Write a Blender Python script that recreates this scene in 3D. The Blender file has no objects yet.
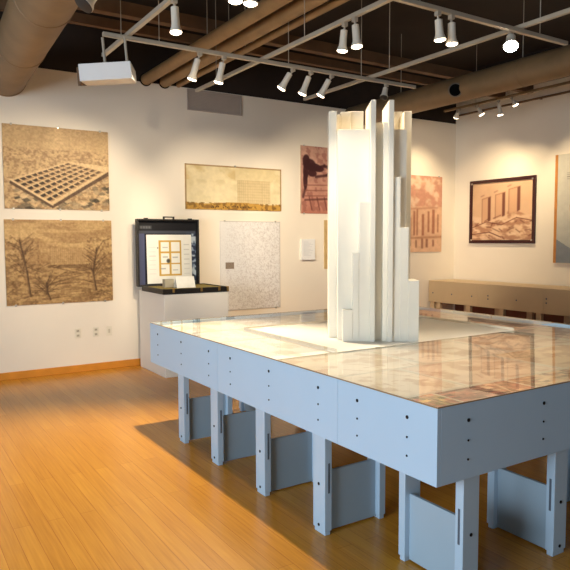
import bpy, bmesh, math, random
import numpy as np
from mathutils import Vector, Matrix
random.seed(7)
RNG = np.random.default_rng(11)
COL = bpy.context.scene.collection
PI = math.pi

# ------------------------------------------------------------------ helpers
def lin(c):
    c = np.asarray(c, float) / 255.0
    return np.where(c <= .04045, c / 12.92, ((c + .055) / 1.055) ** 2.4)

def rgba(r, g, b):
    l = lin((r, g, b))
    return (float(l[0]), float(l[1]), float(l[2]), 1.0)

def base_mat(name):
    m = bpy.data.materials.new(name)
    m.use_nodes = True
    nt = m.node_tree
    return m, nt, nt.nodes['Principled BSDF']

def mat(name, rgb, rough=.55, metal=0., var=.06, scale=9., bump=0., spec=.5):
    """plain procedural paint / metal: noise varied colour and roughness"""
    m, nt, b = base_mat(name)
    N = nt.nodes
    L = nt.links
    tc = N.new('ShaderNodeTexCoord')
    no = N.new('ShaderNodeTexNoise')
    no.inputs['Scale'].default_value = scale
    no.inputs['Detail'].default_value = 4
    L.new(tc.outputs['Object'], no.inputs['Vector'])
    cr = N.new('ShaderNodeValToRGB')
    c = rgba(*rgb)
    cr.color_ramp.elements[0].position = .3
    cr.color_ramp.elements[1].position = .7
    cr.color_ramp.elements[0].color = tuple(v * (1 - var) for v in c[:3]) + (1,)
    cr.color_ramp.elements[1].color = tuple(min(1, v * (1 + var)) for v in c[:3]) + (1,)
    L.new(no.outputs['Fac'], cr.inputs['Fac'])
    L.new(cr.outputs['Color'], b.inputs['Base Color'])
    b.inputs['Roughness'].default_value = rough
    b.inputs['Metallic'].default_value = metal
    b.inputs['Specular IOR Level'].default_value = spec
    if bump:
        bp = N.new('ShaderNodeBump')
        bp.inputs['Strength'].default_value = bump
        bp.inputs['Distance'].default_value = .01
        L.new(no.outputs['Fac'], bp.inputs['Height'])
        L.new(bp.outputs['Normal'], b.inputs['Normal'])
    return m

def art_mat(name, rough=.5, spec=.3, sat=.90, val=.93):
    m, nt, b = base_mat(name)
    a = nt.nodes.new('ShaderNodeAttribute')
    a.attribute_name = 'ink'
    no = nt.nodes.new('ShaderNodeTexNoise')
    no.inputs['Scale'].default_value = 140
    mx = nt.nodes.new('ShaderNodeMix')
    mx.data_type = 'RGBA'
    mx.blend_type = 'SOFT_LIGHT'
    mx.inputs[0].default_value = .25
    nt.links.new(a.outputs['Color'], mx.inputs[6])
    nt.links.new(no.outputs['Color'], mx.inputs[7])
    hs = nt.nodes.new('ShaderNodeHueSaturation')
    hs.inputs['Saturation'].default_value = sat
    hs.inputs['Value'].default_value = val
    nt.links.new(mx.outputs[2], hs.inputs['Color'])
    nt.links.new(hs.outputs['Color'], b.inputs['Base Color'])
    b.inputs['Roughness'].default_value = rough
    b.inputs['Specular IOR Level'].default_value = spec
    return m

def emit_mat(name, rgb, strength):
    m, nt, b = base_mat(name)
    b.inputs['Base Color'].default_value = rgba(*rgb)
    b.inputs['Emission Color'].default_value = rgba(*rgb)
    b.inputs['Emission Strength'].default_value = strength
    no = nt.nodes.new('ShaderNodeTexNoise')
    no.inputs['Scale'].default_value = 30
    nt.links.new(no.outputs['Fac'], b.inputs['Roughness'])
    return m

class MB:
    def __init__(s, off=(0, 0, 0)):
        s.v, s.f, s.o = [], [], Vector(off)

    def add(s, vs, fs):
        n = len(s.v)
        s.v += [tuple(Vector(v) - s.o) for v in vs]
        s.f += [tuple(i + n for i in f) for f in fs]
        return s

    def box(s, x0, x1, y0, y1, z0, z1):
        vs = [(x, y, z) for z in (z0, z1) for y in (y0, y1) for x in (x0, x1)]
        return s.add(vs, [(0, 2, 3, 1), (4, 5, 7, 6), (0, 1, 5, 4), (2, 6, 7, 3), (0, 4, 6, 2), (1, 3, 7, 5)])

    def prism(s, pts, ax, a0, a1):
        """polygon pts in the two axes other than ax, extruded along ax"""
        n = len(pts)
        vs = []
        for a in (a0, a1):
            for p, q in pts:
                vs.append([(a, p, q), (p, a, q), (p, q, a)][ax])
        fs = [tuple(range(n))[::-1], tuple(range(n, 2 * n))]
        fs += [(i, (i + 1) % n, (i + 1) % n + n, i + n) for i in range(n)]
        return s.add(vs, fs)

    def lathe(s, p0, d, prof, n=20):
        """prof: (distance along d, radius) rows; capped where the radius is not 0"""
        d = Vector(d).normalized()
        a = d.orthogonal().normalized()
        b = d.cross(a)
        vs, fs = [], []
        for t, r in prof:
            for i in range(n):
                an = 2 * PI * i / n
                vs.append(Vector(p0) + d * t + (a * math.cos(an) + b * math.sin(an)) * r)
        for k in range(len(prof) - 1):
            for i in range(n):
                j = (i + 1) % n
                fs.append((k * n + i, k * n + j, k * n + n + j, k * n + n + i))
        fs.append(tuple(range(n))[::-1])
        m = (len(prof) - 1) * n
        fs.append(tuple(range(m, m + n)))
        return s.add(vs, fs)

    def tube(s, p0, p1, r, n=20):
        d = Vector(p1) - Vector(p0)
        return s.lathe(p0, d, [(0, r), (d.length, r)], n)

    def build(s, name, m, parent=None, bevel=0., smooth=False):
        me = bpy.data.meshes.new(name)
        me.from_pydata(s.v, [], s.f)
        bm = bmesh.new()
        bm.from_mesh(me)
        bmesh.ops.recalc_face_normals(bm, faces=bm.faces)
        bm.to_mesh(me)
        bm.free()
        me.materials.append(m)
        o = bpy.data.objects.new(name, me)
        COL.objects.link(o)
        if parent:
            o.parent = parent
        if bevel:
            bv = o.modifiers.new('edge', 'BEVEL')
            bv.width = bevel
            bv.segments = 2
            bv.limit_method = 'ANGLE'
        if smooth:
            for p in me.polygons:
                p.use_smooth = True
            me.set_sharp_from_angle(angle=math.radians(40))
        return o

def thing(name, label, cat, loc=(0, 0, 0), rz=0, group=None):
    o = bpy.data.objects.new(name, None)
    o.empty_display_size = .1
    COL.objects.link(o)
    o.location = loc
    o.rotation_euler = (0, 0, rz)
    return tag(o, label, cat, group)

def tag(o, label, cat, group=None):
    o['label'] = label
    o['category'] = cat
    if group:
        o['group'] = group
    return o

def struct(o):
    o['kind'] = 'structure'
    return o

# ------------------------------------------------------------------ painted prints (colour attribute on a fine grid)
def fbm(h, w, sx, sy, octv=4, seed=0):
    r = np.random.default_rng(seed)
    out = np.zeros((h, w))
    amp, tot = 1., 0.
    for o in range(octv):
        gx, gy = max(2, int(sx * 2 ** o) + 2), max(2, int(sy * 2 ** o) + 2)
        g = r.random((gy + 1, gx + 1))
        X = np.linspace(0, gx - 1e-6, w)
        Y = np.linspace(0, gy - 1e-6, h)
        xi, yi = X.astype(int), Y.astype(int)
        fx, fy = X - xi, Y - yi
        fx = fx * fx * (3 - 2 * fx)
        fy = (fy * fy * (3 - 2 * fy))[:, None]
        a = g[yi][:, xi] * (1 - fx) + g[yi][:, xi + 1] * fx
        b = g[yi + 1][:, xi] * (1 - fx) + g[yi + 1][:, xi + 1] * fx
        out += amp * (a * (1 - fy) + b * fy)
        tot += amp
        amp *= .55
    return out / tot

def sm(n, t, w=.10):
    return np.clip((n - t) / w + .5, 0, 1)

class Canvas:
    """u to the right 0..1, v downwards 0..1, colours in sRGB 0..255"""
    def __init__(s, w, h, bg):
        s.w, s.h = w, h
        s.c = np.ones((h, w, 3)) * np.array(bg, float)
        s.U, s.V = np.meshgrid(np.linspace(0, 1, w), np.linspace(0, 1, h))
        s.asp = 1.

    def mix(s, mask, col, a=1.):
        m = np.clip(mask * a, 0, 1)[..., None]
        s.c = s.c * (1 - m) + np.array(col, float) * m

    def poly(s, pts, col, a=1.):
        ins = np.zeros((s.h, s.w), bool)
        n = len(pts)
        for i in range(n):
            x0, y0 = pts[i]
            x1, y1 = pts[(i + 1) % n]
            if y0 == y1:
                continue
            c = (y0 > s.V) != (y1 > s.V)
            ins ^= c & (s.U < (x1 - x0) * (s.V - y0) / (y1 - y0) + x0)
        s.mix(ins.astype(float), col, a)

    def rect(s, u0, u1, v0, v1, col, a=1.):
        s.mix(((s.U >= u0) & (s.U <= u1) & (s.V >= v0) & (s.V <= v1)).astype(float), col, a)

    def line(s, pts, wd, col, a=1.):
        for (x0, y0), (x1, y1) in zip(pts[:-1], pts[1:]):
            dx, dy = x1 - x0, (y1 - y0)
            t = np.clip(((s.U - x0) * dx + (s.V - y0) * dy) / (dx * dx + dy * dy + 1e-9), 0, 1)
            d = np.hypot(s.U - x0 - t * dx, s.V - y0 - t * dy)
            s.mix(np.clip(1.5 - d / (wd / 2), 0, 1), col, a)

    def blob(s, u, v, ru, rv, col, a=1., soft=1.):
        d = ((s.U - u) / ru) ** 2 + ((s.V - v) / rv) ** 2
        s.mix(np.clip((1.3 - d) / soft, 0, 1), col, a)

    def blur(s, k=1):
        for _ in range(k):
            p = np.pad(s.c, ((1, 1), (1, 1), (0, 0)), mode='edge')
            s.c = (p[:-2, 1:-1] + p[2:, 1:-1] + p[1:-1, :-2] + p[1:-1, 2:] + 2 * p[1:-1, 1:-1]) / 6

    def noise(s, sx, sy, amp, seed=0, octv=4):
        n = fbm(s.h, s.w, sx, sy, octv, seed) - .5
        s.c = np.clip(s.c + n[..., None] * 2 * amp * np.array([1., .95, .8]), 0, 255)
        return n

def sheet(name, cv, p00, du, dv, m, parent=None, off=(0, 0, 0)):
    """grid from the upper left corner p00 along du (right) and dv (down)"""
    h, w = cv.h, cv.w
    p00, du, dv = Vector(p00) - Vector(off), Vector(du), Vector(dv)
    us = np.linspace(0, 1, w)
    vs = np.linspace(0, 1, h)
    V = (np.array(p00)[None, None] + us[None, :, None] * np.array(du) + vs[:, None, None] * np.array(dv)).reshape(-1, 3)
    idx = np.arange(h * w).reshape(h, w)
    F = np.stack([idx[:-1, :-1], idx[1:, :-1], idx[1:, 1:], idx[:-1, 1:]], -1).reshape(-1, 4)
    me = bpy.data.meshes.new(name)
    me.from_pydata(V.tolist(), [], F.tolist())
    at = me.color_attributes.new('ink', 'FLOAT_COLOR', 'POINT')
    c = np.ones((h * w, 4), np.float32)
    c[:, :3] = lin(np.clip(cv.c, 0, 255)).reshape(-1, 3)
    at.data.foreach_set('color', c.ravel())
    me.materials.append(m)
    o = bpy.data.objects.new(name, me)
    COL.objects.link(o)
    if parent:
        o.parent = parent
    return o

# ------------------------------------------------------------------ room constants
YB, XR, ZC = 6.0, 6.6, 4.45       # back wall, right wall, ceiling
XL, YF = -6.5, -6.5
WALL_TOP = 3.6

# ------------------------------------------------------------------ materials
def wall_mat(name, rgb):
    m = mat(name, rgb, .75, 0, .025, 1.3, .03)
    return m
M_wall = wall_mat('painted_plaster', (237, 227, 211))
M_dark = mat('dark_painted_ceiling', (38, 28, 22), .85, 0, .25, 2.)
M_header = mat('dark_header', (40, 28, 21), .8, 0, .2, 3.)
M_base = mat('varnished_baseboard', (214, 140, 48), .4, 0, .1, 6)
M_fascia = mat('daylight_tinted_white_board', (180, 208, 232), .38, 0, .02, 2)  # white board; the cool daylight on it is put into the blue tint
M_post = mat('daylight_tinted_white_post', (178, 201, 220), .42, 0, .02, 2)  # white posts with the same daylight blue mixed into their colour
M_divider = mat('daylight_tinted_grey_divider', (160, 181, 196), .45, 0, .03, 2)  # dividers also carry the blue of the daylight in their colour
M_bolt = mat('black_bolt', (22, 24, 30), .4, .6, .1, 40)
M_slot = mat('slot_shadow_grey', (92, 102, 116), .6, .3, .1, 30)
M_seam = mat('joint_grey', (120, 128, 140), .7)
M_deck = mat('cream_deck_board', (228, 220, 202), .6, 0, .04, 4)
M_plate = mat('white_plinth_board', (240, 236, 226), .5, 0, .02, 3)
M_tower = mat('ivory_painted_wood', (242, 234, 217), .5, 0, .03, 3, .02)
M_track = mat('pale_track_metal', (176, 166, 150), .4, .15, .05, 12)
M_spotw = mat('white_spot_enamel', (214, 206, 192), .4, 0, .04, 12)
M_spotd = mat('dark_spot_inside', (40, 34, 30), .6)
M_lamp = emit_mat('warm_lamp_face', (255, 232, 196), 9.)
M_lampb = emit_mat('bright_lamp_face', (255, 240, 214), 60.)
M_duct = mat('tan_painted_duct', (130, 106, 76), .55, .1, .14, 3.5, .05)
M_pipe = mat('ochre_insulated_pipe', (148, 118, 80), .6, 0, .15, 5, .05)
M_beam = mat('brown_joist', (102, 74, 48), .7, 0, .2, 5)
M_hole = mat('black_opening', (5, 5, 6), .9, 0, .05, 9, 0, .1)
M_ring = mat('grey_ring_metal', (120, 112, 104), .4, .4)
M_vent = mat('taupe_grille', (178, 164, 152), .6, 0, .05, 6)
M_case = mat('black_case_leather', (24, 21, 20), .5, 0, .2, 25, .1)
M_brass = mat('aged_brass', (176, 140, 84), .35, .8)
M_tray = mat('olive_yellow_lining', (150, 132, 62), .8, 0, .15, 14)
M_card = mat('white_card', (240, 238, 230), .6)
M_gcard = mat('grey_card', (168, 160, 140), .7)
M_ped = mat('white_pedestal_paint', (232, 227, 218), .55, 0, .02, 2)
M_plastic = mat('ivory_plastic', (226, 218, 200), .4)
M_sock = mat('beige_plastic', (196, 186, 166), .4)
M_frame = mat('dark_mahogany', (54, 14, 16), .35, 0, .2, 14)
M_ochre = mat('ochre_wood_edge', (190, 126, 58), .5, 0, .1, 10)
M_clip = mat('steel_clip', (190, 186, 178), .3, .8)
M_case2 = mat('taupe_lacquer_board', (198, 174, 138), .5, 0, .03, 3)
M_case2p = mat('taupe_lacquer_post', (204, 178, 140), .5, 0, .03, 3)
M_proj = mat('pale_housing', (224, 224, 224), .5, 0, .02, 5)
M_board = mat('mount_board', (214, 196, 160), .6)
M_art = art_mat('matte_print')
M_artgloss = art_mat('satin_print', .35, .4, .80, 1.08)

# floor: narrow bamboo strips that run away from the table front
def floor_material():
    m, nt, b = base_mat('bamboo_strip_floor')
    N, L = nt.nodes, nt.links
    tc = N.new('ShaderNodeTexCoord')
    mp = N.new('ShaderNodeMapping')
    mp.inputs['Rotation'].default_value = (0, 0, PI / 2)
    L.new(tc.outputs['Object'], mp.inputs['Vector'])
    br = N.new('ShaderNodeTexBrick')
    br.offset = .37
    br.inputs['Color1'].default_value = rgba(210, 147, 50)
    br.inputs['Color2'].default_value = rgba(197, 133, 41)
    br.inputs['Mortar'].default_value = rgba(168, 100, 30)
    br.inputs['Scale'].default_value = 1
    br.inputs['Mortar Size'].default_value = .0014
    br.inputs['Brick Width'].default_value = 1.85
    br.inputs['Row Height'].default_value = .092
    L.new(mp.outputs['Vector'], br.inputs['Vector'])
    mp2 = N.new('ShaderNodeMapping')
    mp2.inputs['Scale'].default_value = (70, 2.5, 1)
    L.new(tc.outputs['Object'], mp2.inputs['Vector'])
    no = N.new('ShaderNodeTexNoise')
    no.inputs['Scale'].default_value = 1
    no.inputs['Detail'].default_value = 5
    L.new(mp2.outputs['Vector'], no.inputs['Vector'])
    mx = N.new('ShaderNodeMix')
    mx.data_type = 'RGBA'
    mx.blend_type = 'OVERLAY'
    mx.inputs[0].default_value = .35
    L.new(br.outputs['Color'], mx.inputs[6])
    L.new(no.outputs['Fac'], mx.inputs[7])
    L.new(mx.outputs[2], b.inputs['Base Color'])
    b.inputs['Roughness'].default_value = .27
    b.inputs['Specular IOR Level'].default_value = .45
    return m

def glass_material():
    m, nt, b = base_mat('clear_sheet_glass')
    N, L = nt.nodes, nt.links
    N.remove(b)
    out = N['Material Output']
    fr = N.new('ShaderNodeFresnel')
    fr.inputs['IOR'].default_value = 1.6
    ge = N.new('ShaderNodeNewGeometry')
    su = N.new('ShaderNodeMath')
    su.operation = 'SUBTRACT'
    su.inputs[0].default_value = 1
    L.new(ge.outputs['Backfacing'], su.inputs[1])
    mu = N.new('ShaderNodeMath')
    mu.operation = 'MULTIPLY'
    L.new(fr.outputs['Fac'], mu.inputs[0])
    L.new(su.outputs[0], mu.inputs[1])
    tr = N.new('ShaderNodeBsdfTransparent')
    tr.inputs['Color'].default_value = (.97, .975, .965, 1)
    gl = N.new('ShaderNodeBsdfGlossy')
    gl.inputs['Roughness'].default_value = .012
    mx = N.new('ShaderNodeMixShader')
    L.new(mu.outputs[0], mx.inputs[0])
    L.new(tr.outputs[0], mx.inputs[1])
    L.new(gl.outputs[0], mx.inputs[2])
    L.new(mx.outputs[0], out.inputs['Surface'])
    return m
M_floor = floor_material()
M_glass = glass_material()

# ------------------------------------------------------------------ the setting
struct(MB().box(XL, XR + .2, YF, YB + .5, -.1, 0).build('floor', M_floor))
struct(MB().box(XL, XR + .2, YF, YB + .5, ZC, ZC + .1).build('ceiling', M_dark))
struct(MB().box(XL, XR + .2, YB, YB + .2, 0, WALL_TOP).build('wall_back', M_wall))
struct(MB().box(XL, XR + .2, YB + .02, YB + .2, WALL_TOP, ZC).build('trim_1', M_header))
struct(MB().box(XR, XR + .2, YF, YB, 0, 3.95).build('wall_right', M_wall))
struct(MB().box(XR + .005, XR + .2, YF, YB, 3.95, ZC).build('trim_2', M_header))
struct(MB().box(XL, .86, YB - .018, YB, 0, .085).box(1.72, XR, YB - .018, YB, 0, .085).build('baseboard_back', M_base, bevel=.003))
struct(MB().box(XR - .018, XR, YF, YB - .018, 0, .085).build('baseboard_right', M_base, bevel=.003))
for y, w, h in ((4.5, .10, .13), (5.0, .07, .10)):
    struct(MB().box(XL, XR, y - w / 2, y + w / 2, 3.9 - h / 2, 3.9 + h / 2).build('beam', M_beam))

# ------------------------------------------------------------------ main display table
W, Lg, ZT, ZB = 2.85, 3.36, .898, .553
T = thing('display_table', 'large white square display table with a glass top in the middle of the gallery', 'display table', (0, 0, 0))

def bolts(fascia, spots, axis, pos, out, m=M_bolt):
    for a, zs in spots:
        for k, z in enumerate(zs):
            r = .0085 if k == 0 else .0052
            p = (pos, a, z) if axis == 0 else (a, pos, z)
            d = (out, 0, 0) if axis == 0 else (0, out, 0)
            mb = MB().lathe(p, d, [(-.002, r), (.003, r), (.0045, r * .6)], 12)
            mb.build('bolt', m, fascia, smooth=True)

three = (.815, .725, .64)
TH = .022
segs = [(0., .688), (.69, 2.058), (2.06, Lg)]
bolt_y = [(.18, three), (.53, three), (.86, three), (1.37, three), (1.87, three), (2.2, three), (2.69, three), (3.18, three)]
for a, b in segs:
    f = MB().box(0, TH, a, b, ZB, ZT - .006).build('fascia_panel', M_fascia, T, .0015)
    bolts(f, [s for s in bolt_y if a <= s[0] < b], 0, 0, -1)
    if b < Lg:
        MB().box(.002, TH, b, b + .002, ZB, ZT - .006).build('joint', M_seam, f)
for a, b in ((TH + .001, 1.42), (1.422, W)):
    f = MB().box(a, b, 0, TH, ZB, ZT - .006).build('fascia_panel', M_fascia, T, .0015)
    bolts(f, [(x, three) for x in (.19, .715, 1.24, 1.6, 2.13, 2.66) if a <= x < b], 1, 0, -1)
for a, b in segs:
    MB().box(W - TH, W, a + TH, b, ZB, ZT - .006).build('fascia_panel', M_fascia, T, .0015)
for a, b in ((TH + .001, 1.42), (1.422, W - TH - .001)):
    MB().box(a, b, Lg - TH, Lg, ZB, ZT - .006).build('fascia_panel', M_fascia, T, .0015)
MB().box(TH, W - TH, TH, Lg - TH, ZT - .055, ZT - .032).build('deck', M_deck, T)

# legs: an outer post, a divider board and an inner post
def post(frame, x0, x1, y0, y1, bolt_face, slot_face, with_marks=True):
    z0, z1 = .012, ZB + .2
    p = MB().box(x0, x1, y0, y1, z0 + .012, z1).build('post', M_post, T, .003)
    fx, fy = .006, .006
    MB().box(x0 + fx, x1 - fx, y0 + fy, y1 - fy, 0, z0 + .014).build('foot', M_post, p, .002)
    if not with_marks:
        return p
    ax, pos, out, mid = bolt_face
    for z in (.277, .048):
        pt = (pos, mid, z) if ax == 0 else (mid, pos, z)
        d = (out, 0, 0) if ax == 0 else (0, out, 0)
        MB().lathe(pt, d, [(-.002, .0085), (.003, .0085), (.0045, .005)], 12).build('bolt', M_bolt, p, smooth=True)
    ax, pos, out, mid = slot_face
    e = .0012
    if ax == 0:
        MB().box(pos - e, pos + e, mid - .006, mid + .006, .235, .40).build('slot', M_slot, p)
    else:
        MB().box(mid - .006, mid + .006, pos - e, pos + e, .235, .40).build('slot', M_slot, p)
    return p

def leg_x(y, side):            # on the two long sides: divider runs across
    sx = 1 if side < 0 else -1
    xo = .022 if side < 0 else W - .022
    def X(d):
        return xo + sx * d
    a, b = sorted((X(0), X(.047)))
    post(T, a, b, y - .055, y + .055, (0, xo, -sx, y), (1, y - .055, -1, (a + b) / 2 + .004))
    a2, b2 = sorted((X(.047), X(.385)))
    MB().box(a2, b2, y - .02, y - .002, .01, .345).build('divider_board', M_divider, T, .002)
    a3, b3 = sorted((X(.385), X(.43)))
    post(T, a3, b3, y - .055, y + .055, None, None, False)

def leg_y(x, side):
    sy = 1 if side < 0 else -1
    yo = .022 if side < 0 else Lg - .022
    def Y(d):
        return yo + sy * d
    a, b = sorted((Y(0), Y(.047)))
    post(T, x - .052, x + .052, a, b, (1, yo, -sy, x), (0, x - .052, -1, (a + b) / 2))
    a2, b2 = sorted((Y(.047), Y(.37)))
    MB().box(x - .022, x - .004, a2, b2, .01, .345).build('divider_board', M_divider, T, .002)
    a3, b3 = sorted((Y(.37), Y(.415)))
    post(T, x - .052, x + .052, a3, b3, None, None, False)

for y in (.885, 1.52, 2.17, 2.76):
    leg_x(y, -1)
    leg_x(y, 1)
for x in (.243, .902, 1.56, 2.22):
    leg_y(x, -1)
    if x > .5:
        leg_y(x, 1)

# glass ring (one sheet each side of the central plinth)
IX0, IX1, IY0, IY1 = .52, 2.28, 1.385, 2.62
zg = ZT
gl = MB()
def pane(x0, x1, y0, y1, z):
    gl.add([(x0, y0, z), (x1, y0, z), (x1, y1, z), (x0, y1, z)], [(0, 1, 2, 3)])
NY = 24
SAG = .0215
for k in range(NY):          # the near acrylic sheet sags towards its unsupported inner edge
    ya, yb = IY0 * k / NY, IY0 * (k + 1) / NY
    def zz(y):
        q = y / IY0
        return zg - SAG * (1.12 * q - .12 * q * q)
    gl.add([(0, ya, zz(ya)), (W, ya, zz(ya)), (W, yb, zz(yb)), (0, yb, zz(yb))], [(0, 1, 2, 3)])
pane(0, W, IY1, Lg, zg)
pane(0, IX0, IY0, IY1, zg)
pane(IX1, W, IY0, IY1, zg)
go = gl.build('glass_top', M_glass, T)
for p in go.data.polygons:
    if p.normal.z < 0:
        p.flip()
MB().box(0, W, 0, .004, ZT - .006, ZT - .0005).box(0, .004, .004, Lg - .004, ZT - .006, ZT - .0005).box(W - .004, W, .004, Lg - .004, ZT - .006, ZT - .0005) \
    .box(0, W, Lg - .004, Lg, ZT - .006, ZT - .0005).build('glass_edge', mat('amber_glass_edge', (150, 120, 84), .3), T)
gk = MB()
gk.box(0.03, W - .03, IY0 - .003, IY0, ZT - .027, ZT - .0216).box(IX0 - .003, IX1 + .003, IY1, IY1 + .003, ZT - .012, ZT - .0005)
gk.box(IX0 - .003, IX0, IY0, IY1, ZT - .02, ZT - .0005).box(IX1, IX1 + .003, IY0, IY1, ZT - .02, ZT - .0005)
gk.build('inner_glass_edge', mat('pale_inner_edge', (226, 216, 196), .3), T)

ZD = ZT - .032     # deck surface
tag(MB().box(IX0 + .002, IX1 - .002, IY0 + .002, IY1 - .002, ZD + .001, ZD + .010).build('plinth_board', M_plate, None, .001),
    'flat white board in the middle of the display table, under the tower model', 'board')

# ------------------------------------------------------------------ prints under the glass
def pastel(seed, w, h, bg, ink, amp=14, lines=9, ink_a=.35):
    c = Canvas(w, h, bg)
    c.noise(2, 2, amp, seed)
    r = np.random.default_rng(seed)
    n = fbm(h, w, 5, 5, 4, seed + 50)
    c.mix(sm(n, .56), ink, ink_a)
    for k in range(lines):
        u, v = r.random(2)
        an = r.choice([.2, 1.75, 1.0]) + r.normal(0, .1)
        ln = .15 + .35 * r.random()
        c.line([(u, v), (u + ln * math.cos(an), v + ln * math.sin(an))], .012, ink, .6)
    c.rect(0, 1, 0, .015, (232, 226, 210)); c.rect(0, 1, .985, 1, (232, 226, 210))
    c.rect(0, .015, 0, 1, (232, 226, 210)); c.rect(.985, 1, 0, 1, (232, 226, 210))
    return c

def aerial(seed, w, h, cols, grid=7):
    c = Canvas(w, h, cols[0])
    r = np.random.default_rng(seed)
    for i in range(grid):
        for j in range(grid):
            u0, v0 = i / grid, j / grid
            col = np.array(cols[r.integers(len(cols))], float) * (.7 + .5 * r.random())
            c.rect(u0, u0 + .95 / grid, v0, v0 + .95 / grid, col, .9)
    n = fbm(h, w, 6, 6, 4, seed + 9)
    c.mix(sm(n, .57), cols[1], .6)
    c.noise(8, 8, 40, seed + 3)
    for k in range(4):
        u = r.random()
        c.line([(u, 0), (u + r.normal(0, .3), 1)], .02, (214, 190, 150), .7)
    return c

def flat_sheet(name, label, cat, cv, x0, x1, y0, y1, group=None):
    # seen from the near side: left of the sheet = small x, top of the sheet = large y
    o = sheet(name, cv, (x0, y1, ZD + .0015), (x1 - x0, 0, 0), (0, y0 - y1, 0), M_artgloss)
    return tag(o, label, cat, group)

RED = [(176, 84, 54), (196, 112, 72), (110, 62, 46), (216, 176, 132), (150, 92, 70)]
GRN = [(150, 130, 60), (196, 96, 48), (88, 96, 52), (214, 170, 70), (170, 70, 44)]
TAN = [(190, 140, 92), (206, 164, 110), (150, 92, 58), (216, 186, 140), (180, 110, 70)]
nm = 'aerial_photograph'
flat_sheet(nm, 'green and red aerial photo print under the glass at the near corner of the table', 'photo', aerial(1, 50, 50, GRN), .03, .245, .035, .275, 'aerial prints along the near table edge')
flat_sheet(nm, 'long orange red aerial photo print under glass, second from the near table corner', 'photo', aerial(2, 90, 50, RED, 9), .262, .765, .035, .275, 'aerial prints along the near table edge')
flat_sheet(nm, 'rust brown aerial photo print under glass, third from the near table corner', 'photo', aerial(3, 90, 50, TAN, 8), .785, 1.30, .035, .275, 'aerial prints along the near table edge')
flat_sheet(nm, 'dark tan aerial photo print under glass at the right end of the near row', 'photo', aerial(4, 90, 50, TAN, 9), 1.32, 1.86, .035, .275, 'aerial prints along the near table edge')
dn = 'drawing_sheet'
G = 'drawings under the table glass'
IV, BR = (240, 228, 206), (176, 128, 76)
flat_sheet(dn, 'pale cream plan drawing under glass just behind the green corner photo', 'drawing', pastel(5, 60, 60, (242, 226, 200), BR), .03, .50, .30, .80, G)
flat_sheet(dn, 'warm beige plan drawing under glass behind the orange aerial photo', 'drawing', pastel(6, 80, 60, (236, 214, 186), (170, 110, 66)), .52, 1.28, .30, .80, G)
flat_sheet(dn, 'ochre tinted plan drawing under glass behind the dark tan aerial photo', 'drawing', pastel(7, 80, 60, (228, 196, 148), (164, 100, 56)), 1.30, 2.06, .30, .80, G)
flat_sheet(dn, 'tan drawing under glass at the right end of the table front', 'drawing', pastel(8, 80, 60, (230, 206, 176), (170, 110, 66)), 2.08, 2.80, .04, .80, G)
flat_sheet(dn, 'ivory drawing under glass by the left fascia, in front of the tower model', 'drawing', pastel(9, 80, 60, IV, BR), .03, .74, .82, 1.36, G)
flat_sheet(dn, 'light cream drawing under glass directly in front of the tower base', 'drawing', pastel(10, 80, 60, (240, 226, 204), BR), .76, 1.50, .82, 1.36, G)
flat_sheet(dn, 'sand coloured drawing under glass to the right of the tower front', 'drawing', pastel(11, 80, 60, (232, 210, 182), (164, 108, 66)), 1.52, 2.24, .82, 1.36, G)
flat_sheet(dn, 'reddish tan drawing under glass beside the right table edge', 'drawing', pastel(12, 60, 60, (226, 190, 160), (150, 84, 50)), 2.30, 2.81, .82, 1.70, G)
flat_sheet(dn, 'off-white drawing under glass along the left edge beside the tower model', 'drawing', pastel(13, 50, 80, (248, 246, 240), (196, 172, 130), 8), .03, .50, 1.40, 2.20, G)
flat_sheet(dn, 'very pale drawing under glass along the left edge behind the tower model', 'drawing', pastel(14, 50, 70, (250, 246, 240), (220, 204, 178), 8), .03, .50, 2.22, 2.72, G)
flat_sheet(dn, 'cream drawing under glass at the far left table corner', 'drawing', pastel(15, 70, 60, (246, 240, 226), (196, 150, 80), 8), .03, .72, 2.76, 3.32, G)
flat_sheet(dn, 'ivory drawing under glass on the far table edge below the pale map', 'drawing', pastel(16, 70, 60, (242, 236, 226), (186, 150, 100), 8), .74, 1.42, 2.66, 3.32, G)
flat_sheet(dn, 'pale tan drawing under glass on the far edge behind the tower model', 'drawing', pastel(17, 70, 60, (236, 226, 210), (176, 136, 90)), 1.44, 2.12, 2.66, 3.32, G)
flat_sheet(dn, 'buff drawing under glass at the far right table corner', 'drawing', pastel(18, 70, 60, (228, 210, 186), (160, 112, 70)), 2.30, 2.81, 2.40, 3.32, G)
flat_sheet(dn, 'beige drawing under glass on the right edge, right of the tower', 'drawing', pastel(19, 50, 60, (234, 218, 196), (168, 116, 74)), 2.30, 2.81, 1.72, 2.38, G)

# ------------------------------------------------------------------ tower model
TB = Vector((.99, 1.58, ZD + .0101))
a_t = .59
tw = thing('tower_model', 'tall ivory architectural model of a stepped tower with two fins, standing on the table', 'model', TB, -a_t)
def tb(name, u0, u1, v0, v1, top, bev=.003):
    return MB().box(u0, u1, v0, v1, 0, top - TB.z).build(name, M_tower, tw, bev)
tb('fin', -.023, .012, -.012, .36, 2.566)
tb('fin', .101, .137, -.012, .36, 2.564)
tb('setback', -.215, -.144, 0, .24, 1.104)
tb('setback', -.144, -.100, .004, .24, 1.507)
tb('setback', -.100, -.023, .008, .24, 1.865)
tb('setback', .137, .189, .008, .24, 2.037)
tb('setback', .189, .249, .004, .24, 1.685)
tb('setback', .249, .325, 0, .24, 1.312)
tb('shaft', -.247, -.023, .075, .40, 2.379)
tb('shaft', .137, .240, .075, .40, 2.377)
tb('recess_panel', .012, .070, .07, .40, 2.42)
tb('recess_panel', .070, .101, .03, .40, 2.42)
tb('rear_slab', -.305, -.247, .20, .40, 2.533)
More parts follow.
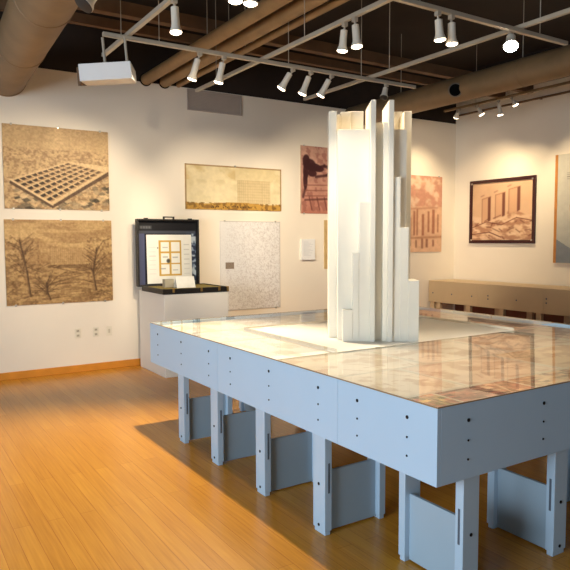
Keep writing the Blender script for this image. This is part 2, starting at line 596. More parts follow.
tb('rear_slab', -.247, -.206, .401, .45, 2.545)
tb('rear_slab', -.206, -.131, .401, .50, 2.567)
tb('rear_slab', -.131, -.030, .44, .52, 2.578)
tb('rear_slab', .240, .294, .20, .40, 2.528)
tb('rear_slab', .195, .262, .401, .47, 2.565)
tb('rear_slab', .137, .195, .44, .52, 2.574)
tb('core', -.030, .137, .401, .56, 2.40)

# ------------------------------------------------------------------ pedestal and open case
PX0, PX1, PY0, PY1 = .84, 1.68, 5.06, 5.90
P = tag(MB().box(PX0 - .03, PX1 - .04, PY0, PY1, 0, .975).build('pedestal', M_ped, None, .004),
        'white box pedestal against the back wall carrying the open black case', 'pedestal')
CZ = .976
cx0, cx1, cy0, cy1 = .795, 1.645, 5.05, 5.76
case = thing('display_case', 'open black hard case with upright lid, standing on the white pedestal', 'case', ((cx0 + cx1) / 2, cy0, CZ))
off = case.location
t = .02
h = .062
MB(off).box(cx0, cx1, cy0, cy1, CZ, CZ + .012).box(cx0, cx1, cy0, cy0 + t, CZ + .012, CZ + h).box(cx0, cx1, cy1 - t, cy1, CZ + .012, CZ + h) \
    .box(cx0, cx0 + t, cy0 + t, cy1 - t, CZ + .012, CZ + h).box(cx1 - t, cx1, cy0 + t, cy1 - t, CZ + .012, CZ + h).build('tray', M_case, case, .004)
MB(off).box(cx0 + t, cx1 - t, cy0 + t, cy1 - t, CZ + .012, CZ + .052).build('tray_lining', M_tray, case)
for x in (cx0 + .13, (cx0 + cx1) / 2 + .06, cx1 - .13):
    MB(off).box(x - .014, x + .014, cy0 - .006, cy0 + .001, CZ + .018, CZ + h + .004).build('clasp', M_brass, case, .002)
for x in (cx0 - .002, cx1 - .028):
    MB(off).box(x, x + .03, cy0 - .003, cy0 + .03, CZ + .002, CZ + h + .002).build('corner_guard', M_brass if x > 1 else M_case, case, .003)
lz0, lz1, ly = CZ + .05, 1.872, cy1 + .005
lx0, lx1 = .755, 1.59
lid = MB(off).box(lx0, lx1, ly + .07, ly + .085, lz0, lz1).box(lx0, lx0 + .022, ly, ly + .07, lz0, lz1).box(lx1 - .022, lx1, ly, ly + .07, lz0, lz1) \
    .box(lx0 + .022, lx1 - .022, ly, ly + .07, lz1 - .022, lz1).box(lx0 + .022, lx1 - .022, ly, ly + .07, lz0, lz0 + .02).build('lid', M_case, case, .005)
hx = (lx0 + lx1) / 2 + .01
hm = MB(off).box(hx - .075, hx - .055, ly + .02, ly + .05, lz1, lz1 + .022).box(hx + .055, hx + .075, ly + .02, ly + .05, lz1, lz1 + .022) \
    .box(hx - .075, hx + .075, ly + .02, ly + .05, lz1 + .02, lz1 + .034).build('handle', M_case, lid, .004)
for x in (lx0 + .12, lx1 - .12):
    MB(off).box(x - .025, x + .025, ly + .01, ly + .04, lz1, lz1 + .012).build('latch', M_case, lid, .002)
# lid lining: black header with a faint plate, blue strip left, mottled blue strip right
cv = Canvas(90, 88, (20, 20, 26))
cv.rect(0, .12, .2, 1, (62, 72, 116))
cv.rect(.84, 1, .18, .95, (84, 110, 140))
n = fbm(88, 90, 16, 16, 3, 5)
cv.mix(sm(n, .5) * ((cv.U > .84) & (cv.V > .18)), (20, 30, 60), .9)
cv.mix(sm(-n, -.42) * ((cv.U > .84) & (cv.V > .18)), (190, 200, 206), .8)
cv.rect(.04, .24, .075, .13, (54, 56, 62))
for k in range(4):
    cv.rect(.055 + .045 * k, .085 + .045 * k, .09, .115, (90, 92, 98))
cv.rect(0, 1, .155, .2, (70, 76, 92), .8)
sheet('lid_lining', cv, (lx0 + .022, ly + .069, lz1 - .022), (lx1 - lx0 - .044, 0, 0), (0, 0, lz0 + .02 - lz1 + .022), M_artgloss, case, off)
# diagram sheet
cv = Canvas(110, 110, (238, 236, 226))
cv.noise(3, 3, 8, 21)
Yl = (204, 160, 30)
g0, g1, q0, q1 = .285, .745, .13, .83
for k in range(3):
    u = g0 + (g1 - g0) * k / 2
    cv.rect(u - .02, u + .02, q0, q1, Yl)
for k in range(4):
    v = q0 + (q1 - q0) * k / 3
    cv.rect(g0 - .02, g1 + .02, v - .018, v + .018, Yl)
for u, v in ((.4, .46), (.62, .47), (.4, .26), (.62, .73), (.35, .7)):
    cv.rect(u - .06, u + .06, v - .012, v + .012, (150, 150, 150), .6)
cv.blob(.47, .54, .045, .05, (70, 70, 66))
cv.blob(.24, .27, .012, .02, (90, 80, 60))
for k in range(7):
    cv.rect(.82, .95, .2 + .1 * k, .215 + .1 * k, (190, 188, 182), .7)
    cv.rect(.05, .2, .25 + .09 * k, .262 + .09 * k, (200, 198, 192), .7)
w_, h_ = .61, .62
sx0 = lx0 + .135
dg = thing('diagram_sheet', 'white sheet with a yellow six-pane grid diagram, propped inside the open case lid', 'drawing', (sx0, ly + .05, lz0 + .03))
sheet('printed_face', cv, (sx0, ly + .060, 1.675), (w_, 0, 0), (0, -.020, -.62), M_art, dg, dg.location)
MB(dg.location).add([(sx0, ly + .041, 1.055), (sx0 + w_, ly + .041, 1.055), (sx0 + w_, ly + .061, 1.675), (sx0, ly + .061, 1.675),
                     (sx0, ly + .044, 1.055), (sx0 + w_, ly + .044, 1.055), (sx0 + w_, ly + .064, 1.675), (sx0, ly + .064, 1.675)],
                    [(0, 1, 2, 3), (4, 5, 6, 7), (0, 1, 5, 4), (1, 2, 6, 5), (2, 3, 7, 6), (3, 0, 4, 7)]).build('backing', M_card, dg)
# cards lying / standing in the tray
tz = CZ + .0525
def tent(x, y, w, hgt, d, m, label, nmx):
    o = MB().prism([(y, tz), (y + .004, tz), (y + d + .002, tz + hgt - .004), (y + 2 * d, tz), (y + 2 * d + .004, tz), (y + d + .002, tz + hgt)], 0, x, x + w).build(nmx, m)
    return tag(o, label, 'card')
tent(1.055, 5.26, .245, .135, .05, M_card, 'folded white card standing in the front of the open black case', 'tent_card')
tag(MB().box(.965, 1.085, 5.42, 5.50, tz, tz + .10).build('card_box', M_gcard, None, .003), 'small grey card box standing in the black case, left of the white card', 'box')

# ------------------------------------------------------------------ pictures on the back wall
def wall_picture(name, label, cat, cv, x0, x1, z0, z1, depth=.012, clips=(), board=M_board, group=None, y=YB, m=M_art):
    r = thing(name, label, cat, ((x0 + x1) / 2, y, z0), 0, group)
    MB(r.location).box(x0, x1, y - depth, y - .001, z0, z1).build('backing_board', board, r, .001)
    sheet('print', cv, (x0, y - depth - .0008, z1), (x1 - x0, 0, 0), (0, 0, z0 - z1), m, r, r.location)
    for k, (u, top) in enumerate(clips):
        x = x0 + (x1 - x0) * u
        z = z1 if top else z0
        MB(r.location).box(x - .011, x + .011, y - depth - .006, y - .001, z - .012, z + .012).build('clip', M_clip, r, .002)
    return r

def grid_photo():
    c = Canvas(212, 166, (206, 168, 110))
    c.mix(np.clip(.35 - c.V, 0, 1), (158, 124, 78), 1.2)
    c.noise(4, 3, 16, 1)
    n = fbm(166, 212, 44, 52, 3, 3)
    c.mix(sm(n, .54) * ((c.V > .27) & (c.V < .62)), (140, 102, 60), .6)
    c.mix(sm(n, .5) * ((c.V > .62)), (120, 84, 48), .5)
    # roofs in the foreground
    r = np.random.default_rng(4)
    for k in range(120):
        u, v = r.random(), .62 + .4 * r.random()
        s = .03 + .05 * (v - .55)
        sh = r.random()
        col = np.array((224, 188, 132)) * (.28 + .8 * sh)
        c.poly([(u, v), (u + 1.1 * s, v - .5 * s), (u + 1.9 * s, v + .2 * s), (u + .8 * s, v + .8 * s)], col, .85)
    LF, BT, RT, TP = (.055, .655), (.44, .945), (1.0, .50), (.60, .405)
    BT2 = (.44, .985)
    c.poly([LF, BT, RT, (1.0, .555), BT2, (.05, .70)], (92, 62, 34))
    c.poly([LF, BT, RT, (1.0, .44), TP], (222, 186, 128))
    def P_(s, t_):
        # s along LF->RT direction (long), t from far (0) to near (1)
        A = np.array(TP) * 0 + np.array(LF)
        n0, n1 = np.array(LF), np.array(TP)
        m0, m1 = np.array(BT), np.array(RT)
        sp = s * (.72 + .28 * s)
        return tuple((n0 * (1 - t_) + m0 * t_) * (1 - s) + (n1 * (1 - t_) + m1 * t_) * s)
    nx, ny = 10, 6
    for i in range(nx):
        for j in range(ny):
            s0, s1 = .03 + .95 * i / nx, .03 + .95 * (i + .80) / nx
            t0, t1 = .05 + .9 * j / ny, .05 + .9 * (j + .78) / ny
            q = [P_(s0, t0), P_(s1, t0), P_(s1, t1), P_(s0, t1)]
            c.poly(q, (176, 134, 82))
            tm = t0 + .66 * (t1 - t0)
            fade = 1 - .45 * i / nx
            c.poly([P_(s0, t0), P_(s1, t0), P_(s1 - .25 * (s1 - s0), tm), P_(s0, tm)], (44, 24, 10), fade)
    c.line([LF, BT], .014, (232, 198, 142))
    c.blur(1)
    c.noise(60, 50, 20, 8, 2)
    return c

def park_photo():
    c = Canvas(216, 166, (186, 146, 84))
    c.mix(np.clip(1 - abs(c.V - .22) * 3, 0, 1), (212, 172, 106), .7)
    n = fbm(166, 216, 3, 14, 4, 12)
    c.mix(sm(n, .53) * (c.V < .55), (150, 108, 58), .5)
    n = fbm(166, 216, 9, 34, 4, 13)
    c.mix(sm(n, .5) * ((c.V > .5)), (118, 82, 42), .5)
    n2 = fbm(166, 216, 52, 44, 3, 14)
    c.mix(sm(n2, .56) * ((c.V > .2) & ((c.U < .3) | (c.U > .75))), (124, 88, 46), .6)
    c.rect(.40, .735, .33, .535, (190, 150, 90), .8)
    for k in range(18):
        u = .40 + .335 * k / 18
        c.rect(u, u + .006, .33, .535, (156, 116, 66), .6)
    for k in range(6):
        c.rect(.40, .735, .34 + .032 * k, .346 + .032 * k, (166, 124, 72), .5)
    c.rect(.38, .75, .535, .575, (96, 64, 32), .55)
    r = np.random.default_rng(5)
    for k in range(60):
        v = .56 + .44 * r.random()
        u = r.random()
        c.line([(u, v), (u + .25 * r.random() + .05, v - .08 + .16 * r.random())], .009, (206, 164, 96) if k % 2 else (92, 60, 30), .6)
    def tree(u, v, h_, lean, seed):
        rr = np.random.default_rng(seed)
        col = (88, 60, 32)
        c.line([(u + .03, v), (u, v - h_ * .45), (u + lean, v - h_)], .026, (150, 112, 66), .9)
        c.line([(u + .035, v), (u + .008, v - h_ * .45), (u + lean, v - h_)], .014, col, .9)
        for k in range(26):
            f = .3 + .7 * rr.random()
            bu = u + lean * f
            bv = v - h_ * f
            s = rr.choice([-1, 1])
            c.line([(bu, bv), (bu + s * .1 * rr.random() + s * .03, bv - .12 * rr.random() - .04)], .006, col, .6)
    tree(.18, .90, .66, -.05, 1)
    tree(.80, .86, .52, .05, 2)
    tree(.36, .95, .2, .0, 3)
    c.blur(1)
    c.noise(60, 50, 22, 15, 2)
    return c

def field_photo():
    c = Canvas(190, 78, (230, 212, 164))
    c.mix(np.clip(1 - c.V * 1.4, 0, 1), (216, 192, 134), .6)
    n = fbm(78, 190, 6, 3, 4, 31)
    c.mix(sm(n, .55), (240, 222, 176), .7)
    c.mix(sm(-n, -.4) * ((c.V < .35) & (c.U < .5)), (200, 164, 92), .4)
    c.rect(.52, .87, .30, .83, (214, 190, 138), .8)
    for k in range(17):
        u = .52 + .35 * k / 16
        c.rect(u, u + .006, .30, .83, (190, 164, 116), .5)
    for k in range(9):
        v = .30 + .53 * k / 8
        c.rect(.52, .87, v, v + .012, (190, 164, 116), .5)
    c.mix((c.V > .84 + .02 * np.sin(c.U * 9)).astype(float), (198, 148, 30))
    n = fbm(78, 190, 40, 14, 3, 33)
    c.mix(sm(n, .53) * ((c.V > .84)), (128, 88, 16), .8)
    r = np.random.default_rng(6)
    for k in range(22):
        u = .25 + .4 * r.random()
        c.blob(u, .91 + .04 * r.random(), .006, .02, (70, 44, 14))
    for e in (c.U < .012, c.U > .988, c.V < .03):
        c.mix(e.astype(float), (150, 110, 60), .7)
    c.noise(30, 12, 10, 34)
    return c

def map_print():
    c = Canvas(130, 170, (238, 236, 234))
    n = fbm(170, 130, 22, 28, 4, 41)
    d = np.clip(.35 + .55 * c.U + .35 * c.V - .25, 0, 1)
    c.mix((np.abs(n - .5) < .035).astype(float), (188, 180, 178), d * .9)
    n = fbm(170, 130, 34, 40, 3, 42)
    c.mix((np.abs(n - .47) < .04).astype(float), (196, 186, 182), d * .8)
    c.mix(np.clip(d - .3, 0, 1), (200, 190, 184), .35)
    for e in ((c.U < .01), (c.U > .99), (c.V < .008), (c.V > .992)):
        c.mix(e.astype(float), (196, 190, 186), .9)
    c.rect(0, .09, 0, 1, (238, 234, 230), .5)
    return c

def tree_red():
    c = Canvas(90, 126, (204, 150, 126))
    c.noise(6, 8, 26, 51)
    c.mix(np.clip(c.V - .45, 0, 1), (180, 92, 66), 1.1)
    n = fbm(126, 90, 9, 12, 4, 52)
    c.mix(sm(n, .55), (150, 84, 70), .55)
    D = (66, 26, 30)
    for b in ((.13, .22, .08, .09), (.2, .27, .14, .08), (.3, .31, .16, .06), (.11, .5, .05, .14), (.12, .38, .06, .12), (.42, .33, .12, .045), (.27, .4, .1, .05)):
        c.blob(*b, D, .92, .5)
    c.line([(.2, .35), (.55, .28), (.82, .33)], .045, D, .9)
    c.line([(.35, .45), (.6, .42), (.72, .36)], .04, D, .8)
    c.line([(.12, .6), (.06, .75)], .05, D, .7)
    for v in (.58, .66, .74):
        c.line([(.1, v), (.95, v - .02)], .02, (120, 60, 46), .55)
    for u in (.2, .38, .55, .75):
        c.line([(u, .76), (u + .06, .94)], .03, (110, 50, 40), .7)
    c.line([(.1, .8), (.95, .76)], .03, (90, 40, 34), .7)
    c.rect(0, .03, 0, 1, (196, 150, 130), .8)
    return c

def city_red():
    c = Canvas(90, 160, (226, 178, 140))
    c.noise(5, 8, 16, 61)
    n = fbm(160, 90, 6, 10, 4, 62)
    c.mix(sm(n, .5) * ((c.V < .40)), (200, 124, 100), .6)
    c.mix(sm(-n, -.42) * ((c.V < .42)), (238, 204, 176), .7)
    D = (150, 78, 48)
    for u, w_, v0, v1 in ((.08, .05, .52, .80), (.3, .05, .46, .78), (.37, .04, .44, .78), (.52, .06, .50, .78), (.66, .04, .46, .74), (.78, .06, .44, .76), (.2, .04, .55, .8), (.9, .04, .5, .74)):
        c.rect(u - w_ / 2, u + w_ / 2, v0, v1, D, .75)
    for u, w_, v0, v1 in ((.35, .04, .84, .94), (.5, .05, .82, .95), (.62, .05, .83, .94), (.78, .05, .84, .93), (.2, .04, .84, .92)):
        c.rect(u - w_ / 2, u + w_ / 2, v0, v1, (120, 60, 40), .7)
    c.line([(.0, .82), (1, .80)], .025, (180, 120, 84), .9)
    c.line([(.1, .44), (.9, .41)], .02, (180, 110, 84), .6)
    c.blur(3)
    c.noise(18, 30, 12, 63)
    return c

def tri_sketch():
    c = Canvas(150, 130, (222, 178, 136))
    c.noise(4, 4, 10, 71)
    n = fbm(130, 150, 7, 16, 4, 72)
    c.mix(sm(n, .52) * ((c.V > .58 + .08 * np.sin(c.U * 7))), (150, 88, 58), .55)
    c.mix(sm(-n, -.44) * ((c.V > .58)), (234, 196, 158), .7)
    D = (150, 90, 58)
    for x0, y0, x1, y1 in ((.17, .28, .32, .66), (.40, .22, .56, .58), (.62, .14, .80, .50)):
        c.poly([(x0, y0), (x1, y0 - .04), (x1, y1), (x0, y1 + .05)], (212, 160, 118), .9)
        c.poly([(x1 - .045, y0 - .02), (x1, y0 - .04), (x1, y1), (x1 - .045, y1 + .02)], (104, 48, 34), .85)
        c.line([(x0, y1 + .05), (x0, y0), (x1, y0 - .04)], .012, D, .8)
        c.line([(x0 - .02, y0 - .05), (x0 + .03, y0 - .07)], .02, (150, 90, 70), .6)
    r = np.random.default_rng(7)
    for k in range(40):
        u, v = r.random(), .62 + .34 * r.random()
        c.line([(u, v), (u + .15 * r.random(), v + .14 * (r.random() - .5))], .014, (100, 46, 30) if k % 2 else (240, 206, 168), .7)
    c.blur(2)
    c.line([(0, .78), (.25, .68), (.5, .74), (.75, .62), (1, .68)], .016, (110, 52, 34), .7)
    c.line([(.0, .9), (.3, .86), (.5, .95)], .02, (100, 46, 30), .7)
    return c

def figure_poster():
    c = Canvas(90, 190, (206, 202, 188))
    c.mix(np.clip(c.V - .55, 0, 1), (150, 158, 160), 1.5)
    for k in range(4):
        c.rect(.16, .8, .17 + .018 * k, .176 + .018 * k, (120, 110, 100), .6)
    c.blob(.62, .50, .36, .11, (206, 132, 84), .95, .4)
    c.blob(.30, .475, .07, .035, (120, 52, 30), .9, .5)
    c.blob(.46, .55, .1, .04, (230, 196, 160), .9, .5)
    c.blob(.5, .40, .1, .03, (236, 226, 204), .8, .5)
    c.poly([(.0, .78), (.6, .98), (1, .8), (1, 1), (0, 1)], (120, 128, 140), .8)
    c.poly([(.3, .6), (1, .7), (1, .8), (.6, .95)], (222, 214, 198), .8)
    c.noise(10, 20, 8, 81)
    return c

six = [(u, s) for s in (True, False) for u in (.08, .51, .92)]
wall_picture('wall_photograph', 'large sepia photo of a square grid building over a city, on the back wall', 'picture', grid_photo(), -.722, .482, 1.972, 2.93, .014, six)
wall_picture('wall_photograph', 'large sepia photo of a park with bare trees, below the grid building photo', 'picture', park_photo(), -.735, .50, .856, 1.850, .014, six)
wall_picture('wall_photograph', 'wide yellow photo of a flat field with a faint grid, above the pale map', 'picture', field_photo(), 1.497, 2.996, 2.017, 2.616, .016, [(.5, True)])
wall_picture('wall_map', 'tall white map with faint grey lines, on the back wall right of the black case', 'map', map_print(), 2.0, 2.978, .622, 1.866, .01, [(.08, True), (.92, True), (.92, False), (.08, False)], M_card)
tag(MB().box(2.085, 2.215, YB - .016, YB - .0112, 1.205, 1.295).build('label_tag', mat('taupe_label', (140, 124, 108), .6, 0, .25, 60)), 'small taupe label stuck on the left side of the white map', 'label')
wall_picture('art_print', 'reddish print with a black gnarled branch, left of the tower top', 'picture', tree_red(), 3.335, 4.12, 1.995, 2.99, .012, [(.08, True), (.08, False)])
rt = thing('wall_sign', 'small white text panel on the back wall left of the tower', 'sign', (3.45, YB, 1.305))
MB(rt.location).box(3.335, 3.575, YB - .045, YB - .001, 1.305, 1.615).build('panel', M_card, rt, .002)
cv = Canvas(40, 52, (240, 240, 240))
for k in range(12):
    cv.rect(.14, .5 + .36 * ((k * 7) % 5) / 4, .12 + .06 * k, .14 + .06 * k, (206, 208, 214), .8)
sheet('printed_face', cv, (3.337, YB - .0458, 1.613), (.236, 0, 0), (0, 0, -.306), M_art, rt, rt.location)
cv = Canvas(60, 90, (202, 168, 104)); cv.noise(4, 6, 18, 91)
cv.rect(.2, .8, .12, .88, (222, 200, 160)); n = fbm(90, 60, 8, 10, 4, 92); cv.mix(sm(n, .5) * ((cv.U > .2) & (cv.U < .8)), (80, 56, 36), .8)
wall_picture('art_print', 'narrow ochre bordered print half hidden by the left edge of the tower', 'picture', cv, 3.765, 4.30, 1.16, 1.90, .014, ())
wall_picture('art_print', 'tall pinkish tan print of towers under smoke, right of the tower model', 'picture', city_red(), 5.35, 6.27, 1.39, 2.67, .012, [(.92, True)])

# ------------------------------------------------------------------ pictures on the right wall
def right_grid(cv, y0, y1, z0, z1, x, parent, name='print'):
    # the viewer in the room sees y decreasing to the right
    return sheet(name, cv, (x, y0, z1), (0, y1 - y0, 0), (0, 0, z0 - z1), M_art, parent, parent.location)
fy0, fy1, fz0, fz1 = 5.64, 4.352, 1.535, 2.58
fr = thing('framed_drawing', 'sepia drawing of three towers on rocks in a dark red frame, on the right wall', 'picture', (XR, 5.0, fz0))
b = .052
MB(fr.location).box(XR - .035, XR - .001, fy1, fy0, fz1 - b, fz1).box(XR - .035, XR - .001, fy1, fy0, fz0, fz0 + b) \
    .box(XR - .035, XR - .001, fy0 - b, fy0, fz0 + b, fz1 - b).box(XR - .035, XR - .001, fy1, fy1 + b, fz0 + b, fz1 - b).build('frame', M_frame, fr, .004)
MB(fr.location).box(XR - .012, XR - .001, fy1 + b, fy0 - b, fz0 + b, fz1 - b).build('backing_board', M_board, fr)
right_grid(tri_sketch(), fy0 - b, fy1 + b, fz0 + b, fz1 - b, XR - .0125, fr)
for y_, z_ in ((fy0 - b, fz1 - b), (fy1 + b, fz1 - b), (fy0 - b, fz0 + b), (fy1 + b, fz0 + b)):
    MB(fr.location).box(XR - .038, XR - .0345, y_ - .014, y_ + .014, z_ - .014, z_ + .014).build('corner_pin', M_clip, fr, .001)
po = thing('wall_poster', 'tall grey poster with an ochre side edge at the right end of the right wall', 'poster', (XR, 3.6, 1.245))
MB(po.location).box(XR - .03, XR - .001, 3.05, 3.975, 1.245, 2.84).build('panel', M_board, po, .002)
MB(po.location).box(XR - .034, XR - .001, 3.975, 4.02, 1.245, 2.84).build('side_edge', M_ochre, po, .002)
right_grid(figure_poster(), 3.975, 3.05, 1.247, 2.838, XR - .0308, po, 'printed_face')

# ------------------------------------------------------------------ side case along the right wall
SX, SY1, SY0 = 5.95, 5.96, .9
S = thing('wall_display_case', 'long low taupe display case on short posts along the right wall', 'display case', (SX, SY1, 0))
o_ = S.location
edges = [5.96, 4.90, 3.72, 2.5, .9]
for a, b_ in zip(edges[:-1], edges[1:]):
    f = MB(o_).box(SX, SX + .022, b_ + .002, a, .545, .892).build('fascia_panel', M_case2, S, .002)
    pts = [(5.86, (.70,)), (5.44, (.70,)), (5.02, (.70,)), (4.70, (.73, .68)), (4.18, (.70,)), (3.68, (.76, .70)), (3.2, (.7,)), (2.7, (.7,))]
    for y_, zs in pts:
        if b_ < y_ < a:
            for z_ in zs:
                MB(o_).lathe((SX, y_, z_), (-1, 0, 0), [(-.002, .012), (.004, .012), (.005, .007)], 10).build('bolt', M_slot, f)
MB(o_).box(SX, XR - .03, SY0, SY1, .892, .905).build('top_board', M_case2, S, .002)
MB(o_).box(SX + .022, XR - .03, SY1 - .022, SY1, .545, .892).build('end_panel', M_case2, S, .002)
MB(o_).box(SX + .022, XR - .03, SY0, SY1 - .022, .56, .58).build('bottom_board', M_case2, S)
MB(o_).box(XR - .034, XR - .022, SY0, SY1 - .03, .02, .555).build('gap_shade_sheet', mat('red_brown_gap_shade', (120, 66, 44), .6), S)  # added sheet, its dark red-brown stands for the shade behind the posts
for y_ in (5.90, 5.76, 5.12, 4.47, 3.82, 3.17, 2.52, 1.87, 1.0):
    MB(o_).box(SX + .025, SX + .085, y_ - .042, y_ + .042, 0, .56).build('post', M_case2p, S, .002)
for y_ in (5.62, 4.97, 4.36, 3.72, 3.1, 2.2, 1.0):
    MB(o_).box(XR - .1, XR - .04, y_ - .05, y_ + .05, 0, .56).build('post', M_case2p, S, .002)

# ------------------------------------------------------------------ wall outlets and vent
def outlet(x, z, label, kind):
    r = thing('wall_outlet' if kind else 'light_switch', label, 'outlet' if kind else 'switch', (x, YB, z))
    pl = MB(r.location).box(x - .036, x + .036, YB - .007, YB - .0005, z - .058, z + .058).build('cover_plate', M_plastic, r, .003)
    if kind:
        for dz in (-.028, .028):
            so = MB(r.location).box(x - .018, x + .018, YB - .0095, YB - .0065, z + dz - .016, z + dz + .016).build('socket', M_sock, r, .002)
            for dx in (-.007, .007):
                MB(r.location).box(x + dx - .0018, x + dx + .0018, YB - .0102, YB - .009, z + dz - .007, z + dz + .007).build('pin_slot', M_hole, so)
    else:
        MB(r.location).box(x - .012, x + .012, YB - .012, YB - .0065, z - .025, z + .025).build('rocker', M_sock, r, .002)
outlet(.06, .475, 'ivory wall outlet left of the other two, under the park photo', True)
outlet(.28, .475, 'ivory wall outlet between the two others, low on the back wall', True)
outlet(.445, .475, 'ivory wall switch plate nearest the white pedestal, low on the back wall', False)

vt = thing('air_vent', 'taupe rectangular air return grille high on the back wall', 'vent', (1.95, YB, 3.31))
vx0, vx1, vz0, vz1 = 1.545, 2.36, 3.315, 3.588
MB(vt.location).box(vx0, vx1, YB - .02, YB - .001, vz1 - .02, vz1).box(vx0, vx1, YB - .02, YB - .001, vz0, vz0 + .02) \
    .box(vx0, vx0 + .02, YB - .02, YB - .001, vz0 + .02, vz1 - .02).box(vx1 - .02, vx1, YB - .02, YB - .001, vz0 + .02, vz1 - .02).build('frame', M_vent, vt, .003)
MB(vt.location).box(vx0 + .02, vx1 - .02, YB - .006, YB - .001, vz0 + .02, vz1 - .02).build('back_plate', M_vent, vt)
lv = MB(vt.location)
for k in range(12):
    z = vz0 + .022 + k * .0195
    lv.prism([(YB - .012, z), (YB - .006, z + .004), (YB - .006, z + .012), (YB - .012, z + .008)], 0, vx0 + .02, vx1 - .02)
lv.build('louvre', M_vent, vt)

# ------------------------------------------------------------------ ducts and pipes
dl = thing('air_duct', 'fat tan round air duct crossing the upper left corner to the back wall', 'duct', (-.66, YB, 3.44))
p0, p1 = Vector((-.665, YB - .002, 3.46)), Vector((-.875, 2.0, 3.44))
dd = (p1 - p0)
MB(dl.location).lathe(p0, dd, [(0, .225), (dd.length, .225)], 40).build('duct_tube', M_duct, dl, smooth=True)
for q in (.0, .34, .67):
    c_ = p0 + dd * q
    MB(dl.location).lathe(c_, dd, [(0, .226), (.004, .231), (.034, .231), (.038, .226)], 40).build('duct_collar', M_duct, dl, smooth=True)
for q in (.3, .62):
    c_ = p0 + dd * q
    MB(dl.location).tube(c_ + Vector((0, 0, .22)), (c_.x, c_.y, ZC), .006, 8).build('hanger_rod', M_track, dl)

dr = thing('air_duct', 'fat tan round air duct running along the right side, with a black round nozzle', 'duct', (4.3, YB, 3.49))
DX, DZ, DR = 4.3, 3.485, .158
MB(dr.location).tube((DX, YB - .002, DZ), (DX, .5, DZ), DR, 40).build('duct_tube', M_duct, dr, smooth=True)
for y_ in (4.9, 2.9, 1.4):
    MB(dr.location).lathe((DX, y_, DZ), (0, -1, 0), [(0, DR + .001), (.004, DR + .004), (.03, DR + .004), (.034, DR + .001)], 40).build('duct_collar', M_duct, dr, smooth=True)
    MB(dr.location).tube((DX, y_, DZ + DR - .01), (DX, y_, ZC), .005, 8).build('hanger_rod', M_track, dr)
sp_d = Vector((-.80, -.55, -.22)).normalized()
sp_p = Vector((DX, 3.86, DZ))
noz = MB(dr.location).lathe(sp_p, sp_d, [(.08, .088), (.215, .088), (.22, .08)], 28).build('outlet_nozzle', M_ring, dr, smooth=True)
MB(dr.location).lathe(sp_p, sp_d, [(.215, .072), (.2225, .072)], 28).build('nozzle_opening', M_hole, noz, smooth=True)

for x_, r_, z_, lab in ((.985, .068, 3.63, 'ochre insulated ceiling pipe, left one of the fat pair above the white map'),
                        (1.235, .068, 3.63, 'ochre insulated ceiling pipe, right one of the fat pair above the white map'),
                        (1.43, .034, 3.62, 'thin ochre ceiling pipe just right of the fat pair')):
    pp = thing('ceiling_pipe', lab, 'pipe', (x_, YB, z_), 0, None)
    MB(pp.location).tube((x_, YB - .002, z_), (x_, -2.0, z_), r_, 24).build('pipe_tube', M_pipe, pp, smooth=True)
    if r_ > .05:
        MB(pp.location).lathe((x_, YB - .002, z_), (0, -1, 0), [(0, r_ + .012), (.012, r_ + .012), (.014, r_)], 24).build('wall_collar', M_hole, pp, smooth=True)
    for y_ in (4.2, 2.6):
        MB(pp.location).tube((x_, y_, z_ + r_ - .01), (x_, y_, ZC), .005, 8).build('hanger_rod', M_track, pp)
cd = thing('ceiling_conduit', 'thin brown conduit under the duct along the top of the right wall', 'conduit', (6.5, 5.7, 3.71))
MB(cd.location).tube((6.5, 5.9, 3.71), (6.5, 1.5, 3.71), .016, 12).build('conduit_tube', M_beam, cd, smooth=True)
for y_ in (5.4, 4.3, 3.5, 2.4):
    MB(cd.location).box(6.49, XR - .001, y_ - .012, y_ + .012, 3.705, 3.725).build('wall_bracket', M_beam, cd)

# ------------------------------------------------------------------ lighting tracks and spotlights
ZTk = 3.2
def track(label, a, b, z=ZTk, rods=(), m=M_track):
    a, b = Vector((*a, z)), Vector((*b, z))
    t_ = thing('lighting_track', label, 'lighting track', a)
    w_ = .018
    if abs(a.x - b.x) < 1e-6:
        y0, y1 = sorted((a.y, b.y))
        MB(a).box(a.x - w_, a.x + w_, y0, y1, z, z + .032).build('rail', m, t_, .003)
    else:
        x0, x1 = sorted((a.x, b.x))
        MB(a).box(x0, x1, a.y - w_, a.y + w_, z, z + .032).build('rail', m, t_, .003)
    for f in rods:
        p = a.lerp(b, f)
        MB(a).tube((p.x, p.y, z + .03), (p.x, p.y, ZC), .004, 8).build('suspension_rod', M_track, t_)
    return t_
track('pale lighting track crosswise over the far end of the table, carrying five spotlights', (-.40, 3.2), (2.93, 3.2), rods=(.14, .52, .78))
track('pale lighting track crosswise over the near end of the table, carrying a bright pair', (-1.45, 1.43), (2.93, 1.43), z=ZTk, rods=(.38, .62, .92))
track('pale lighting track running to the back wall over the right part of the table', (2.34, -.5), (2.34, 4.42), z=ZTk + .033, rods=(.3, .7))
track('pale lighting track running to the back wall left of the tower model', (1.08, 1.43), (1.08, 4.68), z=ZTk + .033, rods=(.35, .85))
track('pale lighting track running to the back wall above the floor left of the table', (-.19, .6), (-.19, 3.88), z=ZTk + .033, rods=(.4, .85))
track('lighting track high beside the right wall, mostly hidden behind the duct', (5.58, 2.2), (5.58, 5.3), z=3.58, rods=(.3, .8), m=M_duct)

